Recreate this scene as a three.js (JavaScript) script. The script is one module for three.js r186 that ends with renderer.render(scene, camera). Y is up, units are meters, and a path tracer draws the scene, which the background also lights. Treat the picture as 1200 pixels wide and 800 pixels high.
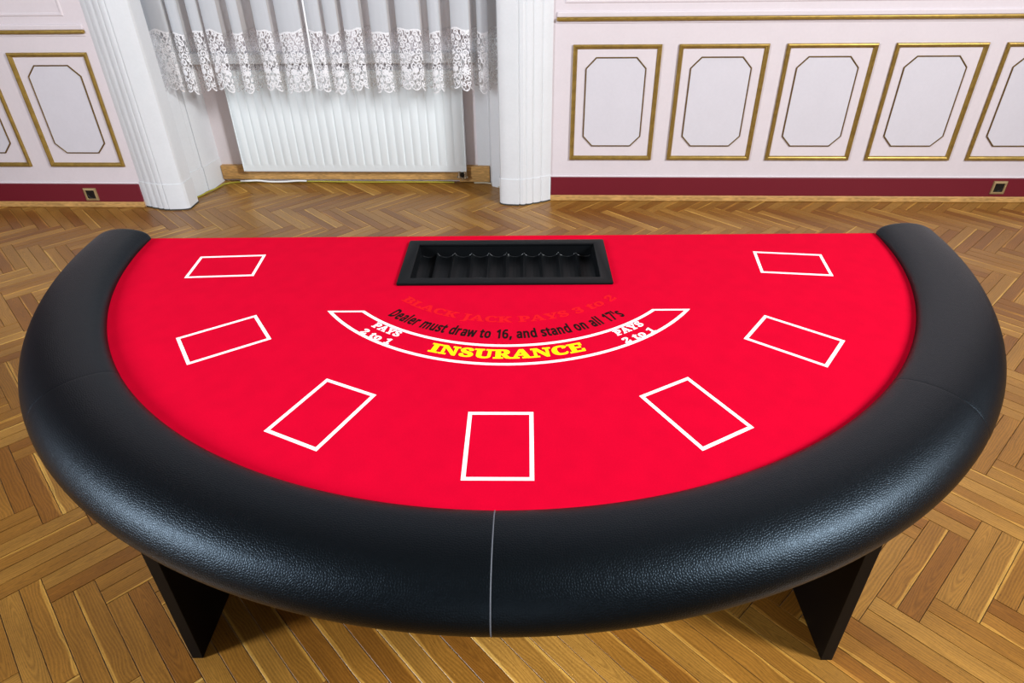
import * as THREE from 'three';
import { mergeGeometries, toCreasedNormals } from 'three/addons/utils/BufferGeometryUtils.js';
import { RoundedBoxGeometry } from 'three/addons/geometries/RoundedBoxGeometry.js';
import { FontLoader } from 'three/addons/loaders/FontLoader.js';
import { TextGeometry } from 'three/addons/geometries/TextGeometry.js';
import { RectAreaLightUniformsLib } from 'three/addons/lights/RectAreaLightUniformsLib.js';

// ------------------------------------------------------------------ camera, sky, lights, exposure
const R = Math.PI / 180;
const scene = new THREE.Scene();
const camera = new THREE.PerspectiveCamera(54.136, 1.5, 0.05, 60);
camera.position.set(0, 1.6605, 0);
camera.rotation.order = 'YXZ';
camera.rotation.set(-33.71 * R, 3.0226 * R, -0.8928 * R);
camera.updateMatrixWorld(true);

const renderer = new THREE.WebGLRenderer({ antialias: true });
renderer.toneMapping = THREE.LinearToneMapping;
renderer.toneMappingExposure = 0.86;
renderer.shadowMap.enabled = true;
RectAreaLightUniformsLib.init();

scene.background = new THREE.Color(0.72, 0.85, 1.0);          // plain bright daylight outside the windows
scene.backgroundIntensity = 1.0;

function daylight(x, y, z, tx, ty, tz, w, h, color, power) {   // daylight entering through one tall window
  const l = new THREE.RectAreaLight(color, power, w, h);
  l.position.set(x, y, z); l.lookAt(tx, ty, tz);
  l.name = 'window_daylight'; scene.add(l); return l;
}
daylight(-4.24, 2.5, 0.6, 0, 1.4, -0.4, 0.75, 1.4, new THREE.Color(0.86, 0.93, 1.0), 104);
daylight(4.64, 3.95, 0.3, 0, 1.9, -0.6, 0.95, 1.6, new THREE.Color(0.95, 0.98, 1.0), 158);
daylight(0.3, 3.6, 7.93, 0.3, 2.9, 0, 1.9, 2.9, new THREE.Color(1.0, 0.99, 0.98), 4.5);

// ------------------------------------------------------------------ helpers
let seed = 20240611;
function rnd() { seed = (seed * 1664525 + 1013904223) >>> 0; return seed / 4294967296; }
const rr = (a, b) => a + (b - a) * rnd();
const lerp = (a, b, t) => a + (b - a) * t;
const smooth = (t) => { t = Math.min(1, Math.max(0, t)); return t * t * (3 - 2 * t); };

const used = {};
function numbered(name) { const n = used[name] = (used[name] ?? -1) + 1; return n ? name + '_' + String(n).padStart(3, '0') : name; }
function mesh(name, geometry, material, parent = scene) {
  const m = new THREE.Mesh(geometry, material);
  m.name = parent === scene ? numbered(name) : childName(parent, name);
  m.castShadow = m.receiveShadow = true; parent.add(m); return m;
}
function childName(parent, name) {
  const c = parent.userData_count ??= {}; const n = c[name] = (c[name] ?? -1) + 1;
  return n ? name + '_' + String(n).padStart(3, '0') : name;
}
function thing(name, label, category, position = [0, 0, 0], turn = 0, group) {
  const o = new THREE.Group(); o.name = numbered(name); o.position.set(...position); o.rotation.y = turn;
  o.userData.label = label; o.userData.category = category; if (group) o.userData.group = group;
  scene.add(o); return o;
}
function struct(name, position = [0, 0, 0]) {
  const o = new THREE.Group(); o.name = numbered(name); o.position.set(...position); o.userData.kind = 'structure'; scene.add(o); return o;
}
function structMesh(name, geometry, material) { const m = mesh(name, geometry, material); m.userData.kind = 'structure'; return m; }
function box(x0, x1, y0, y1, z0, z1) { const g = new THREE.BoxGeometry(x1 - x0, y1 - y0, z1 - z0); g.translate((x0 + x1) / 2, (y0 + y1) / 2, (z0 + z1) / 2); return metric(g); }
function rbox(x0, x1, y0, y1, z0, z1, r = 0.003, s = 2) { const g = new RoundedBoxGeometry(x1 - x0, y1 - y0, z1 - z0, s, r); g.translate((x0 + x1) / 2, (y0 + y1) / 2, (z0 + z1) / 2); return metric(g); }
function metric(g) {                                             // uv in metres, by the dominant axis of the normal
  const p = g.attributes.position, n = g.attributes.normal, uv = new Float32Array(p.count * 2);
  for (let i = 0; i < p.count; i++) {
    const ax = Math.abs(n.getX(i)), ay = Math.abs(n.getY(i)), az = Math.abs(n.getZ(i));
    const [u, v] = ay >= ax && ay >= az ? [p.getX(i), p.getZ(i)] : ax >= az ? [p.getZ(i), p.getY(i)] : [p.getX(i), p.getY(i)];
    uv[2 * i] = u; uv[2 * i + 1] = v;
  }
  g.setAttribute('uv', new THREE.BufferAttribute(uv, 2)); return g;
}
function merge(list) {
  return mergeGeometries(list.map((g) => { g = g.index ? g.toNonIndexed() : g; for (const k of Object.keys(g.attributes)) if (!['position', 'normal', 'uv'].includes(k)) g.deleteAttribute(k); return g; }));
}
// vertical extrusion of a plan polygon given as [x, z] points
function upright(points, y0, y1, crease = 35) {
  const s = new THREE.Shape(points.map(([x, z]) => new THREE.Vector2(x, -z)));
  const g = new THREE.ExtrudeGeometry(s, { depth: y1 - y0, bevelEnabled: false });
  g.rotateX(-Math.PI / 2); g.translate(0, y0, 0);
  return metric(toCreasedNormals(g, crease * R));
}
// mitred moulding following a closed polygon (x, y, counter-clockwise) on a wall; profile = [inset, depth] points
function moulding(poly, profile, z) {
  const n = poly.length, ring = (k) => poly.map((p, i) => {
    const a = poly[(i + n - 1) % n], b = poly[(i + 1) % n];
    const d1 = [p[0] - a[0], p[1] - a[1]], d2 = [b[0] - p[0], b[1] - p[1]], l1 = Math.hypot(...d1), l2 = Math.hypot(...d2);
    const n1 = [-d1[1] / l1, d1[0] / l1], n2 = [-d2[1] / l2, d2[0] / l2], c = 1 + n1[0] * n2[0] + n1[1] * n2[1];
    return [p[0] + (n1[0] + n2[0]) / c * k[0], p[1] + (n1[1] + n2[1]) / c * k[0], z + k[1]];
  });
  const rings = profile.map(ring), pos = [];
  for (let j = 0; j + 1 < rings.length; j++) for (let i = 0; i < n; i++) {
    const a = rings[j][i], b = rings[j][(i + 1) % n], c = rings[j + 1][(i + 1) % n], d = rings[j + 1][i];
    pos.push(...a, ...b, ...c, ...a, ...c, ...d);
  }
  const g = new THREE.BufferGeometry(); g.setAttribute('position', new THREE.Float32BufferAttribute(pos, 3)); g.computeVertexNormals();
  return metric(g);
}
function tube(points, r, seg = 60) {
  return new THREE.TubeGeometry(new THREE.CatmullRomCurve3(points.map((p) => new THREE.Vector3(...p))), seg, r, 8, false);
}

// ---- noise
const lat = new Float32Array(65536); for (let i = 0; i < 65536; i++) lat[i] = rnd();
function vnoise(x, y, px = 256, py = 256) {                    // value noise with periods px, py
  const xi = Math.floor(x), yi = Math.floor(y), fx = x - xi, fy = y - yi, sx = fx * fx * (3 - 2 * fx), sy = fy * fy * (3 - 2 * fy);
  const h = (i, j) => lat[((((i % px) + px) % px) * 37 + (((j % py) + py) % py) * 9176) & 65535];
  return lerp(lerp(h(xi, yi), h(xi + 1, yi), sx), lerp(h(xi, yi + 1), h(xi + 1, yi + 1), sx), sy);
}
const clamp8 = (v) => Math.max(0, Math.min(255, Math.round(v)));
function dataTexture(w, h, fn, srgb, rx = 1, ry = 1) {
  const d = new Uint8Array(w * h * 4);
  for (let y = 0; y < h; y++) for (let x = 0; x < w; x++) { const c = fn(x, y), k = (y * w + x) * 4; d[k] = clamp8(c[0]); d[k + 1] = clamp8(c[1]); d[k + 2] = clamp8(c[2]); d[k + 3] = 255; }
  const t = new THREE.DataTexture(d, w, h, THREE.RGBAFormat); t.wrapS = t.wrapT = THREE.RepeatWrapping; t.magFilter = THREE.LinearFilter; t.minFilter = THREE.LinearMipmapLinearFilter; t.generateMipmaps = true;
  t.repeat.set(rx, ry); if (srgb) t.colorSpace = THREE.SRGBColorSpace; t.needsUpdate = true; return t;
}

// ------------------------------------------------------------------ materials
function std(color, roughness, extra = {}) { return new THREE.MeshStandardMaterial({ color, roughness, ...extra }); }
function phys(color, roughness, extra = {}) { return new THREE.MeshPhysicalMaterial({ color, roughness, ...extra }); }

// oak strips: light/dark growth bands along the strip, flecks, some with pale sapwood on one edge
function oakTexture(kind) {
  const W = 768, H = 112, ox = rr(0, 200), oy = rr(0, 200), sap = kind === 0 || kind === 4 ? 1 : kind === 7 || kind === 5 ? -1 : 0, cath = kind % 4 === 2, tilt = rr(-0.05, 0.05);
  return dataTexture(W, H, (x, y) => {
    const u = x / W, v = y / H, wob = vnoise(ox + u * 5, oy + v * 1.5);
    let g;
    if (cath) { const dv = (v - 0.5 + tilt) * 2.6, du = (u - 0.3) * 2.2; g = Math.sin((Math.sqrt(dv * dv + du * du * 0.35 + 0.05) * 34 + wob * 7)); }
    else g = Math.sin((v + tilt * u * 3) * 44 + wob * 13 + vnoise(ox + u * 2, oy + v * 6) * 6);
    const fib = vnoise(ox + u * 26, oy + v * 90), fine = vnoise(ox * 3 + u * 90, oy + v * 112), big = vnoise(ox + u * 3, oy + v * 2.2);
    let l = 0.90 + 0.10 * (big - 0.5) + 0.13 * g * 0.5 - 0.17 * Math.max(0, 0.42 - fib) + 0.12 * (fine - 0.5);
    if (vnoise(ox + u * 40, oy * 2 + v * 70) > 0.88) l -= 0.14;                                   // pores
    let s = 0;
    if (sap) { const e = sap > 0 ? v : 1 - v; s = 0.95 * smooth((0.13 + 0.12 * wob - e) / 0.09); }
    const r = lerp(186, 238, s) * l, gg = lerp(149, 205, s) * l, b = lerp(86, 132, s) * l;
    return [r, gg - (1 - l) * 10, b - (1 - l) * 14];
  }, true);
}
const oakMaps = []; for (let i = 0; i < 9; i++) oakMaps.push(oakTexture(i));
const oakTints = ['#dfc697', '#d2b480', '#c09c69', '#eed8ac'];
const oak = [];
for (const map of oakMaps) for (const c of oakTints) oak.push(phys(c, 0.33, { map, specularIntensity: 0.8 }));
const gapWood = std('#4a3116', 0.8);
const skirtOak = std('#deae6c', 0.5, { map: dataTexture(512, 64, (x, y) => { const l = 0.85 + 0.2 * (vnoise(x / 14, y / 2.2, 64, 64) - 0.5) + 0.14 * (vnoise(x / 70, y / 12, 64, 64) - 0.5); return [255 * l, 250 * l, 240 * l]; }, true, 1.4, 8) });

const plaster = dataTexture(512, 512, (x, y) => { const n = 0.985 + 0.012 * vnoise(x / 32, y / 32, 16, 16) + 0.012 * (vnoise(x / 4, y / 4, 128, 128) - 0.5); return [255 * n, 254.5 * n, 254.5 * n]; }, true, 0.8, 0.8);
const lilacWall = std('#d9cfd3', 0.7, { map: plaster });
const fieldPaint = std('#d2ced5', 0.65, { map: plaster });
const whitePaint = phys('#dddfe2', 0.42, { map: plaster });
const nichePaint = std('#e6dddf', 0.75, { map: plaster });
const ceilingPaint = std('#7a726a', 0.9);
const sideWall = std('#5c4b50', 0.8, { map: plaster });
const redPaint = phys('#6c0b20', 0.5, { map: plaster });
const goldMap = dataTexture(256, 256, (x, y) => { const n = 0.84 + 0.2 * vnoise(x / 16, y / 16, 16, 16) + 0.1 * (vnoise(x / 2.5, y / 2.5, 100, 100) - 0.5); return [255 * n, 250 * n, 236 * n]; }, true, 3, 3);
const gold = std('#a98d49', 0.38, { metalness: 0.6, map: goldMap });
const oldGold = std('#7a6134', 0.45, { metalness: 0.5, map: goldMap });

const feltMap = dataTexture(512, 512, (x, y) => { const n = 0.97 + 0.04 * (vnoise(x / 2, y / 2) - 0.5) + 0.03 * (vnoise(x / 64, y / 64, 8, 8) - 0.5); return [255 * n, 255 * n, 255 * n]; }, true, 4, 4);
const felt = phys(new THREE.Color().setRGB(0.6, 0.0003, 0.0215), 1, { map: feltMap, specularIntensity: 0.08 });
const whitePrint = phys('#f4f3f5', 0.85, { specularIntensity: 0.2 });
const yellowPrint = phys('#f6e80c', 0.85, { specularIntensity: 0.2 });
const blackPrint = phys('#1c0608', 0.85, { specularIntensity: 0.2 });
const faintPrint = phys(new THREE.Color().setRGB(0.65, 0.007, 0.014), 0.95, { specularIntensity: 0.08 });

// leather grain: rounded cells with creases between them
const leatherBump = (() => {
  const N = 1024, cells = 64, pts = [];
  for (let j = 0; j < cells; j++) for (let i = 0; i < cells; i++) pts.push([i + rr(0.05, 0.95), j + rr(0.05, 0.95)]);
  return dataTexture(N, N, (x, y) => {
    const cx = x / N * cells + 0.7 * (vnoise(x / 40, y / 40, 25, 25) - 0.5), cy = y / N * cells, ix = Math.floor(cx), iy = Math.floor(cy); let a = 9, b = 9;
    for (let j = -1; j <= 1; j++) for (let i = -1; i <= 1; i++) {
      const qx = (ix + i + cells) % cells, qy = (iy + j + cells) % cells, p = pts[qy * cells + qx];
      const d = Math.hypot(p[0] + (ix + i - qx) - cx, p[1] + (iy + j - qy) - cy);
      if (d < a) { b = a; a = d; } else if (d < b) b = d;
    }
    const v = 255 * (0.25 + 0.6 * smooth((b - a) / 0.5) + 0.15 * vnoise(x / 60, y / 60, 17, 17)); return [v, v, v];
  }, false, 3.4, 3.4);
})();
const leather = phys('#030405', 0.39, { bumpMap: leatherBump, bumpScale: 0.00034, specularIntensity: 0.5, specularColor: new THREE.Color(0.56, 0.78, 1.0) });
const thread = std('#55585f', 0.7);
const blackLaminate = phys('#060505', 0.45, { specularIntensity: 0.3 });
const blackEdge = phys('#0d0b09', 0.55, { specularIntensity: 0.3 });
const trayPlastic = phys('#090b0d', 0.45, { specularIntensity: 0.2 });

const glossPlastic = phys('#15181b', 0.22);
const enamel = phys('#e2e8ea', 0.3);
const radiatorDark = std('#3a3835', 0.8);
const brass = std('#b9ad98', 0.3, { metalness: 0.9 });
const blackPlastic = phys('#0b0b0c', 0.35);
const beigePlate = phys('#a98f66', 0.4, { metalness: 0.35 });
const yellowWire = phys('#a0962a', 0.5), greenWire = phys('#4d6a20', 0.5), whiteWire = phys('#e6e6e4', 0.45), greyWire = phys('#b2a58a', 0.5);
const frameWhite = phys('#e8e9e8', 0.4);
const glass = phys('#ffffff', 0.02, { transmission: 1, thickness: 0, ior: 1.5 });
const outsideStone = std('#8d8579', 0.9);

// ------------------------------------------------------------------ the room
const XL = -4.3, XR = 4.7, ZF = 8, H = 6.0, ZR = -4.165, ZL = -4.015;

// floor: a slab with double-herringbone oak strips lying on it
const floor = struct('floor');
mesh('subfloor', box(XL - 0.3, XR + 0.3, -0.25, -0.0125, -5.3, ZF + 0.3), gapWood, floor);
{
  const L = 0.4, B = 0.1143, W = B / 2, gap = 0.0008, bev = 0.0008, T = 0.0125;
  const plankGeo = (flipU, flipV) => {
    const x1 = L / 2 - gap, z1 = W / 2 - gap, xi = x1 - bev, zi = z1 - bev, yi = 0, yo = -bev * 0.7, yb = -T;
    const ringAt = (x, z, y) => [[-x, y, z], [x, y, z], [x, y, -z], [-x, y, -z]];
    const a = ringAt(xi, zi, yi), b = ringAt(x1, z1, yo), c = ringAt(x1, z1, yb), pos = [];
    pos.push(...a[0], ...a[1], ...a[2], ...a[0], ...a[2], ...a[3]);
    for (const [p, q] of [[a, b], [b, c]]) for (let i = 0; i < 4; i++) { const j = (i + 1) % 4; pos.push(...q[i], ...q[j], ...p[j], ...q[i], ...p[j], ...p[i]); }
    const g = new THREE.BufferGeometry(); g.setAttribute('position', new THREE.Float32BufferAttribute(pos, 3)); g.computeVertexNormals();
    const uv = []; for (let i = 0; i < pos.length; i += 3) { const u = pos[i] / L + 0.5, v = pos[i + 2] / W + 0.5; uv.push(flipU ? 1 - u : u, flipV ? 1 - v : v); }
    g.setAttribute('uv', new THREE.Float32BufferAttribute(uv, 2)); return g;
  };
  const geos = [plankGeo(0, 0), plankGeo(1, 0), plankGeo(0, 1), plankGeo(1, 1)];
  const ang = -44.4 * R, ex = [Math.cos(ang), -Math.sin(ang)], ey = [Math.sin(-ang), -Math.cos(ang)];   // H strips run right and towards the camera, V strips right and away
  const P0 = [0.956, -1.216];                                                        // corner (0, B) of a V block
  const planks = [];
  const put = (u, v, along) => {                                                     // centre in pattern space
    const du = u, dv = v - B, x = P0[0] + du * ex[0] + dv * ey[0], z = P0[1] + du * ex[1] + dv * ey[1];
    if (x < XL - 0.1 || x > XR + 0.1 || z > 3.5 || z < -4.75) return;
    if (z < -4.14 && (x < -2.5 || x > -0.1) && z < -4.35) return;
    const p = new THREE.Vector3(x, 0, z), q = p.clone().project(camera);
    planks.push({ x, z, turn: along ? -Math.atan2(ex[1], ex[0]) : -Math.atan2(ey[1], ey[0]), q, d: p.distanceTo(camera.position), h: rnd(), g: Math.floor(rnd() * 4), t: rnd(), y: rr(-0.0004, 0.0003) });
  };
  for (let m = -24; m <= 24; m++) for (let k = -80; k <= 80; k++) {
    const u0 = k * B + m * L, v0 = k * B - m * L;
    for (const s of [0, 1]) { put(u0 + L / 2, v0 + (s + 0.5) * W, true); put(u0 + (s + 0.5) * W, v0 + B + L / 2, false); }
  }
  const size = (p) => {
    if (Math.abs(p.q.x) > 1.08 || Math.abs(p.q.y) > 1.12 || p.q.z > 1) return 0;
    const t = (1.6605 - 0.74) / 1.6605, dx = p.x * t + 0.1035, dz = p.z * t + 1.953;         // where the sight line passes the table top
    if (Math.hypot(dx, dz) < 1.3 && dz > 0.02) return 0;
    const sight = 1.6605 / p.d; return sight / (p.d * p.d);
  };
  for (const p of planks) p.s = size(p);
  planks.sort((a, b) => b.s - a.s);
  const rest = oak.map(() => []);
  planks.forEach((p, i) => {
    const mi = Math.floor(p.h * oakMaps.length) * oakTints.length + (p.t < 0.3 ? 0 : p.t < 0.62 ? 1 : p.t < 0.85 ? 2 : 3);
    if (i < 295 && p.s > 0) { const m = mesh('plank', geos[p.g], oak[mi], floor); m.position.set(p.x, p.y, p.z); m.rotation.y = p.turn; }
    else { const g = geos[p.g].clone(); g.rotateY(p.turn); g.translate(p.x, p.y, p.z); rest[mi].push(g); }
  });
  const mats = [], parts = []; rest.forEach((list, i) => { if (list.length) { parts.push(mergeGeometries(list)); mats.push(oak[i]); } });
  const all = mesh('plank_field', mergeGeometries(parts, true), mats, floor); all.userData.kind = 'stuff';
}
structMesh('ceiling', box(XL - 0.3, XR + 0.3, H, H + 0.25, -5.3, ZF + 0.3), ceilingPaint);

// side and front walls with tall window openings
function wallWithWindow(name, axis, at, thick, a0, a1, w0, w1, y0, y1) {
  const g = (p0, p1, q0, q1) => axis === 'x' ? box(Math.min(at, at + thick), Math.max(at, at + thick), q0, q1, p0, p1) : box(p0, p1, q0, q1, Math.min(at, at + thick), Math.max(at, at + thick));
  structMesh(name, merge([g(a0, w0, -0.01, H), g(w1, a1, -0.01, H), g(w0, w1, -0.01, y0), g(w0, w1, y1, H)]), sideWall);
}
function windowUnit(axis, at, w0, w1, y0, y1, rows, cols) {
  const o = struct('window_1'.replace('1', String(++windowUnit.n)));
  const g = (p0, p1, q0, q1, d) => axis === 'x' ? box(at - d, at + d, q0, q1, p0, p1) : box(p0, p1, q0, q1, at - d, at + d);
  const f = 0.06, bars = [g(w0, w0 + f, y0, y1, 0.035), g(w1 - f, w1, y0, y1, 0.035), g(w0 + f, w1 - f, y0, y0 + f, 0.035), g(w0 + f, w1 - f, y1 - f, y1, 0.035)];
  for (let i = 1; i < cols; i++) { const c = lerp(w0, w1, i / cols); bars.push(g(c - 0.03, c + 0.03, y0 + f, y1 - f, 0.03)); }
  for (let j = 1; j < rows; j++) { const c = lerp(y0, y1, j / rows); bars.push(g(w0 + f, w1 - f, c - 0.022, c + 0.022, 0.026)); }
  mesh('window_frame', merge(bars), frameWhite, o);
  for (let i = 0; i < cols; i++) for (let j = 0; j < rows; j++) {
    const a = lerp(w0, w1, i / cols), b = lerp(w0, w1, (i + 1) / cols), c = lerp(y0, y1, j / rows), d = lerp(y0, y1, (j + 1) / rows);
    const pane = new THREE.PlaneGeometry(b - a, d - c); if (axis === 'x') pane.rotateY(Math.PI / 2);
    pane.translate(axis === 'x' ? at : (a + b) / 2, (c + d) / 2, axis === 'x' ? (a + b) / 2 : at);
    mesh('pane', pane, glass, o);
  }
}
windowUnit.n = 0;
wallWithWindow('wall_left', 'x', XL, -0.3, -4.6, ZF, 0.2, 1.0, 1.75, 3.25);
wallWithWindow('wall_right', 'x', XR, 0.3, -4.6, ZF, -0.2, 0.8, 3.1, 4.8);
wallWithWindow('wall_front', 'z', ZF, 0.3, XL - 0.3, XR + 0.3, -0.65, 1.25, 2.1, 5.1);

// back wall: left stretch, right stretch, window niche between them
const NX0 = -2.27, NX1 = -0.375, ZB = -4.505;
const wallLeft = struct('wall_back_left'), wallRight = struct('wall_back_right');
mesh('wall_face', box(XL, -2.42, -0.01, H, ZL - 0.6, ZL), lilacWall, wallLeft);
mesh('wall_face', box(-0.1, XR, -0.01, H, ZR - 0.45, ZR), lilacWall, wallRight);
const PW = 0.5093, PB = 0.268, PT = 0.9416;
function wallPanel(wall, x0, z, w, yb = PB, yt = PT) {
  const x1 = x0 + w, poly = [[x0, yb], [x1, yb], [x1, yt], [x0, yt]];
  const f = mesh('panel_frame', moulding(poly, [[0, 0], [0, 0.009], [0.003, 0.0135], [0.0075, 0.015], [0.012, 0.0145], [0.0145, 0.011], [0.016, 0.011], [0.0195, 0.009], [0.023, 0.0055], [0.0255, 0]], z), gold, wall);
  f.userData.label = 'gilded rectangular moulding';
  const a = x0 + 0.076, b = x1 - 0.078, c = yb + 0.084, d = yt - 0.068, h = 0.059, v = 0.062;
  const oct = [[a + h, c], [b - h, c], [b, c + v], [b, d - v], [b - h, d], [a + h, d], [a, d - v], [a, c + v]];
  mesh('panel_line', moulding(oct, [[0, 0], [0, 0.004], [0.002, 0.007], [0.005, 0.007], [0.0075, 0.004], [0.0075, 0]], z), oldGold, wall).userData.label = 'thin gilded line with cut corners';
  const s = new THREE.Shape(oct.map(([x, y]) => new THREE.Vector2(lerp((a + b) / 2, x, 0.97), lerp((c + d) / 2, y, 0.98))));
  const g = new THREE.ExtrudeGeometry(s, { depth: 0.003, bevelEnabled: false }); g.translate(0, 0, z);
  mesh('panel_field', metric(g), fieldPaint, wall);
}
for (let i = 0; i < 7; i++) wallPanel(wallRight, 0.1612 + 0.60716 * i, ZR, PW);
for (let i = 0; i < 2; i++) wallPanel(wallLeft, -3.1207 - 0.605 * i, ZL, 0.4777);

function railAlong(x0, x1, z, y) {
  const o = struct('trim_' + ++railAlong.n);
  mesh('gilded_bead', rbox(x0, x1, y, y + 0.021, z - 0.01, z + 0.02, 0.007, 3), gold, o).userData.label = 'gilded bead along the rail';
  mesh('white_ledge', merge([rbox(x0, x1, y + 0.018, y + 0.05, z - 0.02, z + 0.011, 0.009, 4), rbox(x0, x1, y - 0.014, y + 0.004, z - 0.02, z + 0.004, 0.003, 2)]), lilacWall, o);
}
railAlong.n = 0;
railAlong(0.062, XR, ZR, 1.066);
railAlong(XL, -2.61, ZL, 1.041);
// tall upper panels, outlined in the wall colour
mesh('upper_panel_moulding', moulding([[0.105, 1.155], [4.5, 1.155], [4.5, 3.5], [0.105, 3.5]], [[0, 0], [0.006, 0.004], [0.014, 0.004], [0.02, 0]], ZR), lilacWall, wallRight);
mesh('upper_panel_moulding', moulding([[-4.2, 1.13], [-2.7, 1.13], [-2.7, 3.5], [-4.2, 3.5]], [[0, 0], [0.006, 0.004], [0.014, 0.004], [0.02, 0]], ZL), lilacWall, wallLeft);
function baseboard(name, x0, x1, z) {
  const o = struct(name);
  mesh('red_board', rbox(x0, x1, 0.036, 0.155, z - 0.02, z + 0.012, 0.004), redPaint, o).userData.label = 'dark red painted board';
  mesh('oak_strip', rbox(x0, x1, 0, 0.037, z - 0.02, z + 0.019, 0.005), skirtOak, o).userData.label = 'light oak floor strip';
  mesh('white_lip', rbox(x0, x1, 0.155, 0.164, z - 0.02, z + 0.007, 0.003), lilacWall, o);
}
baseboard('baseboard_left', XL, -2.595, ZL);
baseboard('baseboard_right', 0.045, XR, ZR);

// moulded white casings at both sides of the niche (s = distance from the niche edge, d = how far it stands out)
const casing = [[0, -0.06], [0, 0.062], [0.006, 0.078], [0.02, 0.086], [0.05, 0.094], [0.119, 0.1], [0.122, 0.092], [0.126, 0.092], [0.131, 0.096], [0.15, 0.097], [0.16, 0.092], [0.164, 0.085], [0.168, 0.084], [0.173, 0.086], [0.19, 0.083], [0.203, 0.075], [0.207, 0.067], [0.212, 0.066], [0.217, 0.067], [0.24, 0.06], [0.255, 0.05], [0.259, 0.042], [0.264, 0.041], [0.268, 0.042], [0.288, 0.034], [0.302, 0.024], [0.312, 0.016], [0.32, 0.012], [0.32, -0.06]];
function makeCasing(n, x, z, dir, depth) {
  const o = struct('trim_' + n), pts = (grow) => casing.map(([s, d], i) => [x + dir * (s + (i < 2 ? -grow : i > 26 ? grow * 0.4 : 0)), z + (d > 0 ? d * depth + grow : d)]);
  mesh('casing_shaft', upright(pts(0), 0.17, 3.5, 25), whitePaint, o);
  mesh('plinth', upright(pts(0.004), 0.007, 0.172, 25), whitePaint, o);
  mesh('foot_joint', upright(pts(0.0055), -0.002, 0.0085, 25), radiatorDark, o).userData.label = 'dark chipped joint at the floor';
}
makeCasing(3, -2.283, ZL - 0.02, -1, 0.8);
makeCasing(4, -0.276, ZR, 1, 1.02);
// splayed reveals, back of the niche, lintel, parapet with the window above
structMesh('wall_niche_left', merge([upright([[-2.42, -4.05], [-2.39, -4.05], [-2.362, -4.13], [-2.312, -4.26], [-2.318, -4.275], [-2.306, -4.305], [-2.298, -4.3], [-2.283, -4.34], [NX0, -4.49], [NX0 + 0.012, ZB - 0.4], [-2.7, ZB - 0.4], [-2.7, -4.05]], 0.165, 3.4, 20),
  upright([[-2.42, -4.05], [-2.385, -4.05], [-2.357, -4.13], [-2.307, -4.26], [-2.313, -4.275], [-2.301, -4.305], [-2.293, -4.3], [-2.278, -4.34], [NX0 + 0.005, -4.49], [NX0 + 0.017, ZB - 0.4], [-2.7, ZB - 0.4], [-2.7, -4.05]], 0, 0.165, 20)]), whitePaint);
structMesh('wall_niche_right', upright([[-0.1, -4.17], [-0.24, -4.17], [-0.285, -4.36], [-0.352, -4.405], [-0.364, -4.47], [-0.37, -4.488], [-0.455, -4.495], [-0.458, ZB - 0.4], [0.1, ZB - 0.4], [0.1, -4.17]], 0, 3.4, 20), whitePaint);
structMesh('wall_niche_back', merge([box(-2.3, -0.42, -0.01, 1.2, ZB - 0.35, ZB), box(-2.3, -0.42, 3.3, H, ZB - 0.35, ZB)]), nichePaint);
structMesh('wall_lintel', box(-2.7, 0.1, 3.4, H, ZB - 0.3, -4.17), lilacWall);
const sill = structMesh('window_sill', rbox(-2.262, -0.44, 0.79, 0.855, ZB - 0.01, -4.425, 0.008), whitePaint);
windowUnit('x', XL - 0.15, 0.2, 1.0, 1.75, 3.25, 2, 1);
windowUnit('x', XR + 0.15, -0.2, 0.8, 3.1, 4.8, 2, 2);
windowUnit('z', ZF + 0.15, -0.65, 1.25, 2.1, 5.1, 3, 2);
windowUnit('z', ZB - 0.15, -2.27, -0.44, 1.2, 3.3, 2, 2);
{ // oak board at the foot of the niche wall
  const o = struct('baseboard_niche');
  mesh('oak_board', rbox(-2.262, -0.585, 0.018, 0.116, -4.52, -4.474, 0.004), skirtOak, o);
  mesh('oak_board', rbox(-0.583, -0.372, 0.006, 0.116, -4.52, -4.467, 0.004), skirtOak, o);
}

// ------------------------------------------------------------------ the table
const FELT = 0.7605, RF = 1.153;
const table = thing('blackjack_table', 'half-round casino table with red felt top, black padded leather rim and black legs', 'table', [-0.1035, 0, -1.953], 1.9 * R);
const TX0 = -0.3025, TX1 = 0.2795, TZ0 = 0.055, TZ1 = 0.315;              // hole under the chip tray
function halfDisc(r, back) {
  const s = new THREE.Shape(); s.moveTo(-r, back); s.lineTo(r, back); 
  s.absarc(0, 0, r, 0, -Math.PI, true);                                    // shape y = -z
  const h = new THREE.Path([[TX0, -TZ0], [TX0, -TZ1], [TX1, -TZ1], [TX1, -TZ0]].map(([x, y]) => new THREE.Vector2(x, y))); s.holes.push(h); return s;
}
{
  const board = new THREE.ExtrudeGeometry(halfDisc(1.19, 0), { depth: 0.03, bevelEnabled: false, curveSegments: 96 }); board.rotateX(-Math.PI / 2); board.translate(0, FELT - 0.0335, 0);
  mesh('tabletop', board, blackLaminate, table);
  const top = new THREE.ExtrudeGeometry(halfDisc(1.165, 0), { depth: 0.0035, bevelEnabled: false, curveSegments: 128 }); top.rotateX(-Math.PI / 2); top.translate(0, FELT - 0.0035, 0);
  mesh('felt_layout', metric(top), felt, table).userData.label = 'bright red felt';
}
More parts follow.
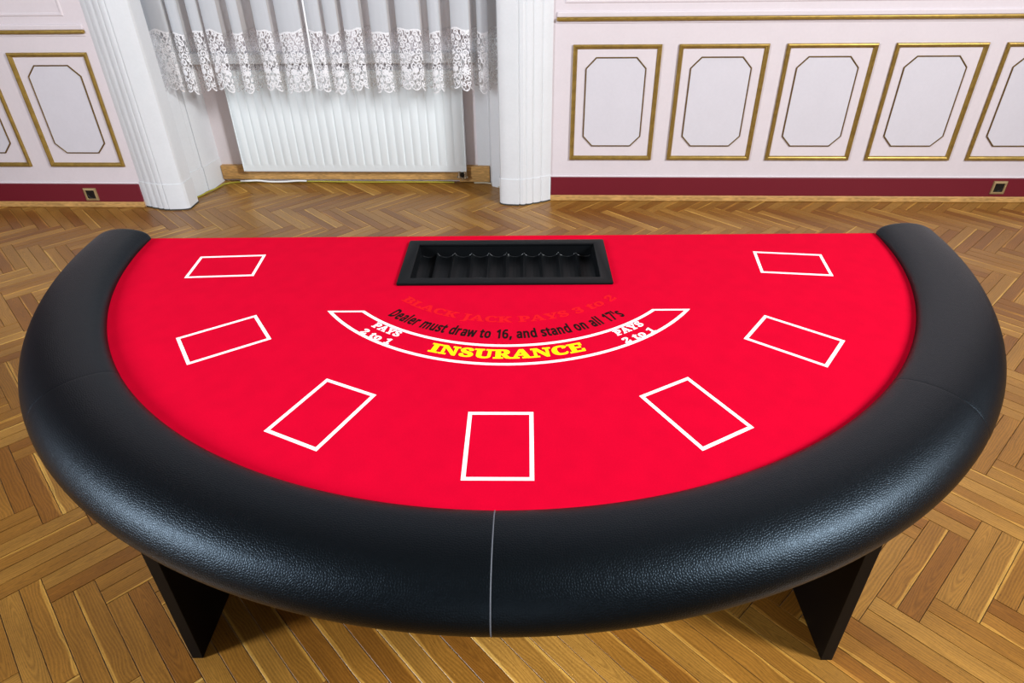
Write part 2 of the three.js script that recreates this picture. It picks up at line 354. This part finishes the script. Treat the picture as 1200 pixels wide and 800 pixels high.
{ // padded rim in four stitched lengths
  const section = [[1.1515, -0.03], [1.150, -0.006], [1.152, 0.009], [1.160, 0.0195], [1.178, 0.0285], [1.205, 0.034], [1.238, 0.036], [1.271, 0.0325], [1.3, 0.0235], [1.322, 0.0105], [1.340, -0.009], [1.3515, -0.032], [1.351, -0.05], [1.339, -0.07], [1.317, -0.086], [1.285, -0.096], [1.24, -0.099], [1.2, -0.095], [1.17, -0.08], [1.155, -0.055]];
  const closed = new THREE.CatmullRomCurve3(section.map(([r, y]) => new THREE.Vector3(r, y, 0)), true, 'centripetal'), M = 72;
  const ring = closed.getSpacedPoints(M).slice(0, M), cr = 1.252, cy = -0.03;
  const per = closed.getLength() / M;
  const segment = (a0, a1, capA, capB) => {
    const n = Math.max(8, Math.round((a1 - a0) * 90)), pos = [], uv = [], idx = [], st = [];
    const list = []; const e = 0.012 / 1.25;
    const add = (a, k) => list.push([a, k]);
    if (capA) { add(a0, 0.2); add(a0, 0.75); add(a0 + 0.001, 0.93); add(a0 + 0.006, 0.985); } else { add(a0, 0.991); add(a0 + 0.0015, 0.996); add(a0 + 0.005, 0.998); }
    for (let i = 0; i <= n; i++) add(lerp(a0 + e, a1 - e, i / n), 1);
    if (capB) { add(a1 - 0.006, 0.985); add(a1 - 0.001, 0.93); add(a1, 0.75); add(a1, 0.2); } else { add(a1 - 0.005, 0.998); add(a1 - 0.0015, 0.996); add(a1, 0.991); }
    list.forEach(([a, k], i) => { for (let j = 0; j <= M; j++) { const p = ring[j % M], r = cr + (p.x - cr) * k, y = cy + (p.y - cy) * k; pos.push(r * Math.cos(a), FELT + y, r * Math.sin(a)); uv.push(a * 1.27, j * per); } });
    for (let i = 0; i + 1 < list.length; i++) for (let j = 0; j < M; j++) { const a = i * (M + 1) + j, b = a + M + 1; idx.push(a, b, a + 1, b, b + 1, a + 1); }
    const g = new THREE.BufferGeometry(); g.setAttribute('position', new THREE.Float32BufferAttribute(pos, 3)); g.setAttribute('uv', new THREE.Float32BufferAttribute(uv, 2)); g.setIndex(idx); g.computeVertexNormals();
    // weld the normals of the first and last column of every ring
    const N = g.attributes.normal; for (let i = 0; i < list.length; i++) { const a = i * (M + 1), b = a + M, v = new THREE.Vector3(N.getX(a) + N.getX(b), N.getY(a) + N.getY(b), N.getZ(a) + N.getZ(b)).normalize(); N.setXYZ(a, v.x, v.y, v.z); N.setXYZ(b, v.x, v.y, v.z); }
    return g;
  };
  const cuts = [-0.2, 42.9, 90.55, 139.6, 180.2].map((d) => d * R);
  for (let i = 0; i < 4; i++) mesh('armrest_cushion', segment(cuts[i], cuts[i + 1], i === 0, i === 3), leather, table);
  for (let i = 2; i < 3; i++) {
    const pts = []; for (let j = 0; j < M; j++) { const p = ring[j]; const r = cr + (p.x - cr) * 0.995, y = cy + (p.y - cy) * 0.995; if (p.y > -0.085 && p.x > 1.15) pts.push([r * Math.cos(cuts[i]), FELT + y, r * Math.sin(cuts[i])]); }
    const cut = pts.findIndex((p, k) => k && Math.hypot(p[0] - pts[k - 1][0], p[1] - pts[k - 1][1], p[2] - pts[k - 1][2]) > 0.04), ordered = cut > 0 ? pts.slice(cut).concat(pts.slice(0, cut)) : pts;
    mesh('seam_thread', tube(ordered, 0.0011, 90), thread, table);
  }
}
for (const s of [-1, 1]) { // slab legs standing front to back
  const x = s * 0.822, leg = new THREE.Group(); leg.name = childName(table, 'leg'); table.add(leg);
  mesh('panel', rbox(x - 0.0145, x + 0.0145, 0.0006, FELT - 0.034, 0.14, 0.962, 0.0015), blackLaminate, leg);
  mesh('edge_band', rbox(x - 0.0145, x + 0.0145, 0.0006, FELT - 0.09, 0.962, 0.9635, 0.0006), blackEdge, leg);
}
mesh('stretcher', rbox(-0.8075, 0.8075, 0.36, FELT - 0.034, 0.16, 0.185, 0.002), blackLaminate, table);

// printed layout
const flat = (g) => { g.rotateX(-Math.PI / 2); return g; };
function frame(w, h, t) {
  const s = new THREE.Shape([[-w / 2, -h / 2], [w / 2, -h / 2], [w / 2, h / 2], [-w / 2, h / 2]].map((p) => new THREE.Vector2(...p)));
  s.holes.push(new THREE.Path([[-w / 2 + t, -h / 2 + t], [-w / 2 + t, h / 2 - t], [w / 2 - t, h / 2 - t], [w / 2 - t, -h / 2 + t]].map((p) => new THREE.Vector2(...p))));
  return flat(new THREE.ExtrudeGeometry(s, { depth: 0.0005, bevelEnabled: false }));
}
const boxGeo = frame(0.1365, 0.197, 0.0084);
for (const [x, z, a] of [[-0.837, 0.198, 86.9], [-0.7, 0.588, 56.6], [-0.3853, 0.8725, 25.9], [-0.009, 0.9716, 0.4], [0.3967, 0.8726, -29.7], [0.6933, 0.605, -52.6], [0.8218, 0.2045, 96.9]]) {
  const m = mesh('betting_box', boxGeo, whitePrint, table); m.position.set(x, FELT, z); m.rotation.y = -a * R; m.userData.label = 'white printed betting box';
}
{ // insurance band: two arcs joined by short straight lines
  const arc = (R0, c, a0, a1, n = 64) => { const o = []; for (let i = 0; i <= n; i++) { const a = lerp(a0, a1, i / n); o.push([R0 * Math.sin(a), c + R0 * Math.cos(a)]); } return o; };
  const Ro = 0.577, co = 0.129, Ri = 0.5165, cI = 0.104, t = 0.0088, zt = 0.4585;
  const ends = (r, c, z) => Math.acos((z - c) / r), mk = (ri, ci, ro, co2, z) => { const a = ends(ro, co2, z), b = ends(ri, ci, z); return [...arc(ro, co2, -a, a), ...arc(ri, ci, b, -b)]; };
  const outer = mk(Ri, cI, Ro, co, zt), inner = mk(Ri + t, cI, Ro - t, co, zt + t * 0.75);
  const V = (l) => l.map(([x, z]) => new THREE.Vector2(x, -z));
  const s = new THREE.Shape(V(outer)); s.holes.push(new THREE.Path(V(inner)));
  const m = mesh('insurance_band', flat(new THREE.ExtrudeGeometry(s, { depth: 0.0005, bevelEnabled: false })), whitePrint, table); m.position.y = FELT; m.userData.label = 'white outlined curved band';
}
const fonts = {};
for (const f of ['sans_bold', 'sans_regular', 'serif_bold']) fonts[f] = await new FontLoader().loadAsync(`fonts/droid/droid_${f}.typeface.json`);
// text set along an arc about (0, c): the baseline has radius r, letters point to the dealer's side
function arcText(text, font, capHeight, r, c, a0, a1, bold, mat, name, label, extra = {}) {
  const size = capHeight / 0.992, glyph = (ch, small) => {
    const k = small ?? 1;
    const g = new TextGeometry(ch, { font: fonts[font], size: size * k, depth: 0.0005, curveSegments: 6, bevelEnabled: bold > 0, bevelSize: bold, bevelThickness: 0.0001, bevelSegments: 1 });
    g.computeBoundingBox(); return g;
  };
  const adv = (ch) => fonts[font].data.glyphs[ch].ha * size / fonts[font].data.resolution;
  const widths = [...text].map((ch) => adv(ch) + bold * 2), total = widths.reduce((p, q) => p + q, 0), span = (a1 - a0) * R * (r + capHeight * 0.4), sx = (extra.sx ?? 1), stretch = span / (total * sx);
  const list = []; let at = 0;
  [...text].forEach((ch, i) => {
    const w = widths[i] * sx * stretch;
    if (ch !== ' ') {
      const g = glyph(ch), b = g.boundingBox; g.translate(-(b.min.x + b.max.x) / 2, 0, 0);
      const fit = extra.fill ? Math.min(1.25, (w * extra.fill) / ((b.max.x - b.min.x) || 1)) : stretch * sx; g.scale(fit, 1, 1);
      const a = a0 * R + (at + w / 2) / (r + capHeight * 0.4);
      g.rotateX(-Math.PI / 2); g.rotateY(a); g.translate(r * Math.sin(a), 0, c + r * Math.cos(a)); list.push(g);
    }
    at += w;
  });
  const m = mesh(name, merge(list), mat, table); m.position.y = FELT; m.userData.label = label; return m;
}
arcText('BLACK JACK PAYS 3 to 2', 'serif_bold', 0.027, 0.4155, 0.103, -43.8, 44.6, 0.0006, faintPrint, 'payout_lettering', 'faint orange-red lettering BLACK JACK PAYS 3 to 2');
arcText("Dealer must draw to 16, and stand on all 17's", 'sans_regular', 0.0365, 0.4885, 0.103, -39.6, 38.2, 0.002, blackPrint, 'rule_lettering', "black lettering Dealer must draw to 16, and stand on all 17's");
arcText('INSURANCE', 'serif_bold', 0.0345, 0.5745, 0.103, -19.3, 19.3, 0.0014, yellowPrint, 'insurance_lettering', 'yellow lettering INSURANCE');
for (const s of [-1, 1]) {
  const c = s * 34;
  arcText('PAYS', 'serif_bold', 0.0225, 0.5515, 0.103, c - 4.7, c + 4.7, 0.0007, whitePrint, 'odds_lettering', 'white lettering PAYS');
  arcText('2 to 1', 'serif_bold', 0.021, 0.588, 0.103, c - 4.9, c + 4.9, 0.0007, whitePrint, 'odds_lettering', 'white lettering 2 to 1');
}

// ------------------------------------------------------------------ chip tray let into the table
{
  const tray = thing('chip_tray', 'empty black plastic chip tray with ten grooves let into the red felt', 'tray', [-0.1035, FELT, -1.953], 1.9 * R);
  const ox0 = -0.3135, ox1 = 0.2905, oz0 = 0.0445, oz1 = 0.3265, ix0 = -0.2785, ix1 = 0.2565, iz0 = 0.0775, iz1 = 0.2915;
  const r = 0.006, s = new THREE.Shape(); const q = (x, z) => [x, -z];
  s.moveTo(...q(ox0 + r, oz0)); s.lineTo(...q(ox1 - r, oz0)); s.quadraticCurveTo(...q(ox1, oz0), ...q(ox1, oz0 + r)); s.lineTo(...q(ox1, oz1 - r)); s.quadraticCurveTo(...q(ox1, oz1), ...q(ox1 - r, oz1)); s.lineTo(...q(ox0 + r, oz1)); s.quadraticCurveTo(...q(ox0, oz1), ...q(ox0, oz1 - r)); s.lineTo(...q(ox0, oz0 + r)); s.quadraticCurveTo(...q(ox0, oz0), ...q(ox0 + r, oz0));
  s.holes.push(new THREE.Path([q(ix0, iz0), q(ix0, iz1), q(ix1, iz1), q(ix1, iz0)].map((p) => new THREE.Vector2(...p))));
  const g = new THREE.ExtrudeGeometry(s, { depth: 0.002, bevelEnabled: true, bevelSize: 0.0025, bevelOffset: -0.0025, bevelThickness: 0.0025, bevelSegments: 3 }); g.rotateX(-Math.PI / 2); g.translate(0, 0.0027, 0);
  mesh('flange', metric(toCreasedNormals(g, 40 * R)), trayPlastic, tray);
  const nx = 300, zs = [-0.004, 0, 0.0015, 0.003, 0.006, 0.02, 0.06, 0.12, 0.17, 0.2, 0.206, 0.2105, 0.2125, 0.214, 0.218], xs = [];
  xs.push(-0.004, 0, 0.0015, 0.003); for (let i = 0; i <= nx; i++) xs.push(lerp(0.0045, 0.535 - 0.0045, i / nx)); xs.push(0.532, 0.5335, 0.535, 0.539);
  const pitch = 0.535 / 10, pos = [], idx = [], uv = [];
  const bottom = (x) => { const t = ((x / pitch) % 1) * 2 - 1; return -0.0235 - 0.019 * Math.sqrt(Math.max(0, 1 - 0.94 * t * t)) + 0.0046; };
  for (const z of zs) for (const x of xs) {
    const e = Math.min(smooth(x / 0.0045), smooth((0.535 - x) / 0.0045), z < 0.1 ? smooth(z / 0.003) : smooth((0.214 - z) / 0.0035));
    pos.push(ix0 + x, 0.004 + bottom(x) * e - 0.004 * (1 - e), iz0 + z); uv.push(x, z);
  }
  const nX = xs.length; for (let j = 0; j + 1 < zs.length; j++) for (let i = 0; i + 1 < nX; i++) { const a = j * nX + i, b = a + nX; idx.push(a, b, a + 1, b, b + 1, a + 1); }
  const t = new THREE.BufferGeometry(); t.setAttribute('position', new THREE.Float32BufferAttribute(pos, 3)); t.setAttribute('uv', new THREE.Float32BufferAttribute(uv, 2)); t.setIndex(idx); t.computeVertexNormals();
  mesh('grooved_trough', toCreasedNormals(t, 32 * R), trayPlastic, tray);
  const lip = []; for (let i = 0; i <= 200; i++) { const x = lerp(0.008, 0.527, i / 200); lip.push([ix0 + x, 0.0042 + bottom(x), iz0 + 0.0045]); }
  mesh('wavy_lip', tube(lip, 0.0017, 400), glossPlastic, tray).userData.label = 'shiny wavy edge at the back of the grooves';
}

// ------------------------------------------------------------------ radiator under the window
{
  const rad = thing('radiator', 'white ribbed panel radiator below the lace curtains', 'radiator', [0, 0, 0]);
  const x0 = -2.078, x1 = -0.528, y0 = 0.086, y1 = 0.752, zf = -4.42;
  const n = 27, m = 0.016, pitch = (x1 - x0 - 2 * m) / n, prof = [];
  const line = []; line.push([x0 + 0.004, -0.004]); line.push([x0 + 0.01, 0]); line.push([x0 + m - 0.006, 0]);
  for (let i = 0; i < n; i++) { const a = x0 + m + i * pitch; line.push([a, 0.0], [a + pitch * 0.08, 0.005], [a + pitch * 0.17, 0.0065], [a + pitch * 0.76, 0.0065], [a + pitch * 0.85, 0.005], [a + pitch * 0.93, 0.0]); }
  line.push([x1 - m + 0.006, 0], [x1 - 0.01, 0], [x1 - 0.004, -0.004]);
  const ys = [[y0, 0, -0.012], [y0 + 0.003, 0, -0.003], [y0 + 0.01, 0, 0], [y0 + 0.045, 0, 0], [y0 + 0.06, 1, 0], [y1 - 0.05, 1, 0], [y1 - 0.035, 0, 0], [y1 - 0.006, 0, 0], [y1, 0, -0.008]];
  const pos = [], idx = []; for (const [y, k, dz] of ys) for (const [x, d] of line) pos.push(x, y, zf - 0.009 + (d > 0 ? d * k : d) + dz);
  const nX = line.length; for (let j = 0; j + 1 < ys.length; j++) for (let i = 0; i + 1 < nX; i++) { const a = j * nX + i, b = a + nX; idx.push(a, a + 1, b, a + 1, b + 1, b); }
  const g = new THREE.BufferGeometry(); g.setAttribute('position', new THREE.Float32BufferAttribute(pos, 3)); g.setIndex(idx); g.computeVertexNormals();
  mesh('front_panel', metric(toCreasedNormals(g, 50 * R)), enamel, rad);
  mesh('back_panel', rbox(x0 + 0.02, x1 - 0.02, y0 + 0.02, y1 - 0.02, -4.464, -4.452, 0.004), enamel, rad);
  for (const x of [x0, x1 - 0.006]) mesh('side_cover', rbox(x, x + 0.006, y0 + 0.006, y1 - 0.004, -4.464, zf - 0.006, 0.002), enamel, rad);
  const slots = []; for (let i = 0; i < 60; i++) { const a = lerp(x0 + 0.01, x1 - 0.016, i / 59); slots.push(box(a, a + 0.006, y1 - 0.008, y1 - 0.003, -4.462, zf - 0.012)); }
  slots.push(box(x0 + 0.006, x1 - 0.006, y1 - 0.008, y1 - 0.003, -4.464, -4.459), box(x0 + 0.006, x1 - 0.006, y1 - 0.008, y1 - 0.003, -4.434, zf - 0.01));
  mesh('top_grille', merge(slots), enamel, rad);
  const v = new THREE.Group(); v.name = 'valve'; rad.add(v);
  const cyl = (r, h, x, y, z, rx, rz) => { const c = new THREE.CylinderGeometry(r, r, h, 20); c.rotateX(rx); c.rotateZ(rz); c.translate(x, y, z); return c; };
  mesh('valve_body', merge([cyl(0.011, 0.05, -0.578, 0.07, -4.438, 0, 0), cyl(0.011, 0.05, -0.538, 0.07, -4.438, 0, 0), cyl(0.009, 0.075, -0.558, 0.05, -4.438, 0, Math.PI / 2), cyl(0.008, 0.05, -0.558, 0.04, -4.446, Math.PI / 2, 0)]), brass, v);
  mesh('valve_cap', merge([cyl(0.014, 0.02, -0.558, 0.07, -4.43, Math.PI / 2, 0)]), blackPlastic, v);
  for (const x of [x0 + 0.3, x1 - 0.33]) mesh('bracket', box(x, x + 0.03, 0.2, 0.65, ZB + 0.001, -4.463), radiatorDark, rad);
}

// cables along the foot of the niche
function cable(name, pts, r, mat, label) { const m = mesh(name, tube(pts, r, 120), mat); m.userData.label = label; m.userData.category = 'cable'; return m; }
cable('power_cable', [[-2.327, 0.005, -4.155], [-2.3, 0.006, -4.210], [-2.284, 0.008, -4.260], [-2.262, 0.007, -4.310], [-2.246, 0.006, -4.370], [-2.236, 0.007, -4.406], [-2.19, 0.006, -4.441], [-2.1, 0.006, -4.456], [-2.0, 0.008, -4.464], [-1.85, 0.006, -4.461], [-1.6, 0.009, -4.463], [-1.4, 0.007, -4.461], [-1.2, 0.005, -4.464], [-1.0, 0.007, -4.462], [-0.8, 0.007, -4.462], [-0.62, 0.005, -4.464]], 0.0055, yellowWire, 'long yellow cable on the floor along the niche board under the radiator');
cable('power_cable', [[-2.13, 0.013, -4.450], [-2.07, 0.018, -4.444], [-2.0, 0.02, -4.444], [-1.93, 0.014, -4.443], [-1.87, 0.013, -4.442], [-1.8, 0.014, -4.444], [-1.72, 0.018, -4.448], [-1.66, 0.016, -4.452]], 0.0065, whiteWire, 'short white cable lying over the yellow one at the left of the radiator');
cable('power_cable', [[-0.48, 0.006, -4.451], [-0.4, 0.008, -4.446], [-0.352, 0.007, -4.426], [-0.325, 0.006, -4.405], [-0.285, 0.006, -4.340], [-0.27, 0.006, -4.250]], 0.006, greyWire, 'greyish cable running round the right corner of the niche');

// sockets in the red baseboard
function socket(x, y, z, label) {
  const o = thing('power_socket', label, 'socket', [x, y, z], 0, 'sockets in the red baseboards');
  mesh('cover_frame', moulding([[-0.0425, -0.042], [0.0425, -0.042], [0.0425, 0.042], [-0.0425, 0.042]], [[0, 0], [0.002, 0.008], [0.012, 0.011], [0.0145, 0.007], [0.0145, 0]], 0.0), beigePlate, o);
  const well = new THREE.LatheGeometry([[0, 0.0015], [0.016, 0.0015], [0.0185, 0.003], [0.0195, 0.006], [0.0225, 0.0075], [0.026, 0.0065]].map((p) => new THREE.Vector2(...p)), 28); well.rotateX(Math.PI / 2);
  mesh('socket_insert', merge([rbox(-0.029, 0.029, -0.029, 0.029, -0.002, 0.0055, 0.002), well]), blackPlastic, o);
}
socket(-2.924, 0.088, ZL + 0.0125, 'black power socket in a brass-coloured frame on the baseboard left of the window');
socket(2.852, 0.098, ZR + 0.0125, 'black power socket in a brass-coloured frame on the baseboard far right of the window');

// ------------------------------------------------------------------ lace-edged curtains
{
  const cv = document.createElement('canvas'); cv.width = 1024; cv.height = 1024; const c = cv.getContext('2d');   // 0.36 m wide, 0.36 m high
  c.fillStyle = '#000'; c.fillRect(0, 0, 1024, 1024); c.lineCap = 'round'; c.strokeStyle = '#fff'; c.fillStyle = '#fff';
  c.lineWidth = 7; for (let i = -1024; i < 2048; i += 64) { c.beginPath(); c.moveTo(i, 0); c.lineTo(i + 512, 1024); c.moveTo(i + 512, 0); c.lineTo(i, 1024); c.stroke(); }
  const wrap = (fn) => { for (const dx of [-1024, 0, 1024]) { c.save(); c.translate(dx, 0); fn(); c.restore(); } };
  const curl = (x, y, s, a, dir, w) => wrap(() => { c.lineWidth = w; c.beginPath(); for (let t = 0; t <= 1; t += 0.04) { const r = s * (1 - 0.82 * t), b = a + dir * t * 7.2; const px = x + r * Math.cos(b), py = y + r * Math.sin(b); t ? c.lineTo(px, py) : c.moveTo(px, py); } c.stroke(); });
  for (let j = 0; j < 9; j++) for (let i = 0; i < 9; i++) curl((i + (j % 2) / 2) * 114 + rr(-18, 18), 60 + j * 100 + rr(-18, 18), rr(40, 58), rr(0, 6.28), rnd() < 0.5 ? 1 : -1, rr(15, 22));
  for (let k = 0; k < 70; k++) { const x = rr(0, 1024), y = rr(20, 930), s = rr(14, 26), a = rr(0, 3.14); wrap(() => { c.beginPath(); c.ellipse(x, y, s, s * 0.5, a, 0, 6.29); c.fill(); }); }
  for (let k = 0; k < 6; k++) { const x = (k + 0.5) * 1024 / 6; wrap(() => { for (let q = 0; q < 7; q++) { const a = q / 7 * 6.283; c.beginPath(); c.ellipse(x + 34 * Math.cos(a), 640 + 34 * Math.sin(a), 24, 13, a, 0, 6.29); c.fill(); } c.beginPath(); c.arc(x, 640, 15, 0, 6.29); c.fill(); }); }
  c.fillRect(0, 0, 1024, 34);                                                            // woven top edge of the lace
  // scalloped hem: clear below the scallops, solid beads along them
  for (let x = 0; x < 1024; x++) { const t = (x / 1024 * 6) % 1, e = 880 + 100 * Math.sqrt(Math.max(0, 1 - (2 * t - 1) ** 2)); c.fillStyle = '#000'; c.fillRect(x, e, 1, 1024 - e); c.fillStyle = '#fff'; c.fillRect(x, e - 26, 1, 20); }
  const laceAlpha = new THREE.CanvasTexture(cv); laceAlpha.wrapS = THREE.RepeatWrapping; laceAlpha.magFilter = THREE.LinearFilter;
  const sheer = phys('#dbd7d5', 0.9, { transmission: 0.3, thickness: 0, transparent: true, opacity: 0.6, side: THREE.DoubleSide, specularIntensity: 0.2 });
  const lace = phys('#f4f3f6', 0.9, { transmission: 0.15, thickness: 0, transparent: true, alphaMap: laceAlpha, side: THREE.DoubleSide, specularIntensity: 0.2 });
  const pleatCloth = phys('#d6d9de', 0.9, { transmission: 0.25, thickness: 0, transparent: true, opacity: 0.9, side: THREE.DoubleSide, specularIntensity: 0.2 });
  const thinLace = phys('#cfccca', 0.9, { transmission: 0.3, thickness: 0, transparent: true, opacity: 0.62, alphaMap: laceAlpha, side: THREE.DoubleSide, specularIntensity: 0.2 });
  const hem = phys('#f4f5f7', 0.9, { side: THREE.DoubleSide });
  const px = (p) => -1.196 + (p - 400) * 0.00511;
  const folds = [[176, 200], [205, 217], [228, 240], [244, 263], [275, 287], [303, 321], [329, 356], [364, 379], [384, 399], [405, 425], [436, 456], [466, 492], [502, 514], [527, 548], [557, 569]].map(([a, b]) => [px(a), px(b)]);
  const zFront = -4.185, zBack = -4.32;
  function curtain(list, xa, xb, label) {
    const pts = [], spans = []; const add = (x, z) => pts.push([x, z]);
    add(xa, list[0][0] - xa > 0.012 ? zBack : zFront + 0.0);
    list.forEach(([a, b], i) => {
      const m = (a + b) / 2, w = (b - a) / 2, bulge = 0.006 + w * 0.12;
const cx = (t) => m + w * t; spans.push([a - 0.001, b + 0.001]);
      add(a - 0.003, zFront - 0.012); add(a, zFront - 0.002); add(cx(-0.5), zFront + bulge * 0.8); add(m, zFront + bulge); add(cx(0.5), zFront + bulge * 0.8); add(b, zFront - 0.002);
      const nx = list[i + 1]; if (nx) { const g = nx[0] - b, deep = g < 0.03 ? zFront - 0.05 : zBack; add(b + g * 0.12, lerp(zFront - 0.03, deep, 0.75)); add(b + g * 0.35, deep); add(b + g * 0.65, deep); add(b + g * 0.88, lerp(zFront - 0.03, deep, 0.75)); }
    });
    if (xb - list[list.length - 1][1] > 0.012) { add(list[list.length - 1][1] + 0.012, zBack + 0.02); add(xb, zBack); }
    const curve = new THREE.CatmullRomCurve3(pts.map(([x, z]) => new THREE.Vector3(x, 0, z)), false, 'centripetal'), n = pts.length * 6;
    const line = [], dense = (x) => spans.some(([p, q]) => x >= p && x <= q); let len = 0; for (let i = 0; i <= n; i++) { const p = curve.getPoint(i / n); if (i) len += Math.hypot(p.x - line[i - 1][0], p.z - line[i - 1][1]); line.push([p.x, p.z, len]); }
    const sheet = (ys, wav, v0, pleat) => {
      const pos = [], uv = [], idx = [];
      for (const y of ys) line.forEach(([x, z, s]) => { const sway = 0.008 * Math.sin(x * 9 + 1) * (1 - Math.min(1, (y - 0.6) / 0.8)), drop = wav * (0.012 * Math.sin(x * 21.3) + 0.006 * Math.sin(x * 57)); pos.push(x + sway * 0.4, y + drop, z + sway); uv.push(s / 0.36, (y - v0) / 0.36); });
      const w = line.length; for (let j = 0; j + 1 < ys.length; j++) for (let i = 0; i + 1 < w; i++) { if (dense((line[i][0] + line[i + 1][0]) / 2) !== pleat) continue; const a = j * w + i, b = a + w; idx.push(a, a + 1, b, a + 1, b + 1, b); }
      const g = new THREE.BufferGeometry(); g.setAttribute('position', new THREE.Float32BufferAttribute(pos, 3)); g.setAttribute('uv', new THREE.Float32BufferAttribute(uv, 2)); g.setIndex(idx); g.computeVertexNormals(); return g;
    };
    const o = thing('curtain', label, 'curtain', [0, 0, 0]);
    const high = [1.02, 1.2, 1.5, 2, 2.6, 3.25], low = [0.664, 0.75, 0.84, 0.93, 1.0235];
    mesh('pleats', sheet(high, 1, 0, true), pleatCloth, o).userData.label = 'gathered white folds';
    mesh('sheer_cloth', sheet(high, 1, 0, false), sheer, o).userData.label = 'thin see-through cloth between the folds';
    mesh('lace_border', sheet(low, 1, 0.664, true), lace, o).userData.label = 'white lace border with a scalloped hem';
    mesh('sheer_border', sheet(low, 1, 0.664, false), thinLace, o).userData.label = 'thin lace between the folds';
    return { o, line };
  }
  curtain(folds.slice(0, 7), px(170), px(360), 'left white sheer curtain with lace border hanging beside the left casing');
  const rc = curtain(folds.slice(7), px(363), px(584), 'right white sheer curtain with lace border and stitched edge beside the right casing');
  const [ex, ez] = rc.line[0]; const e = []; for (let i = 0; i <= 12; i++) { const y = lerp(0.7, 3.2, i / 12); e.push([ex + 0.0, y, ez + 0.004]); }
  mesh('side_hem', tube(e, 0.0055, 40), hem, rc.o).userData.label = 'bright stitched side edge';
  const rod = thing('curtain_rod', 'white curtain rod across the top of the window niche', 'rod', [0, 0, 0]);
  const g = new THREE.CylinderGeometry(0.012, 0.012, 2.06, 16); g.rotateZ(Math.PI / 2); g.translate(-1.325, 3.29, -4.225); mesh('pole', g, frameWhite, rod);
}

renderer.render(scene, camera);
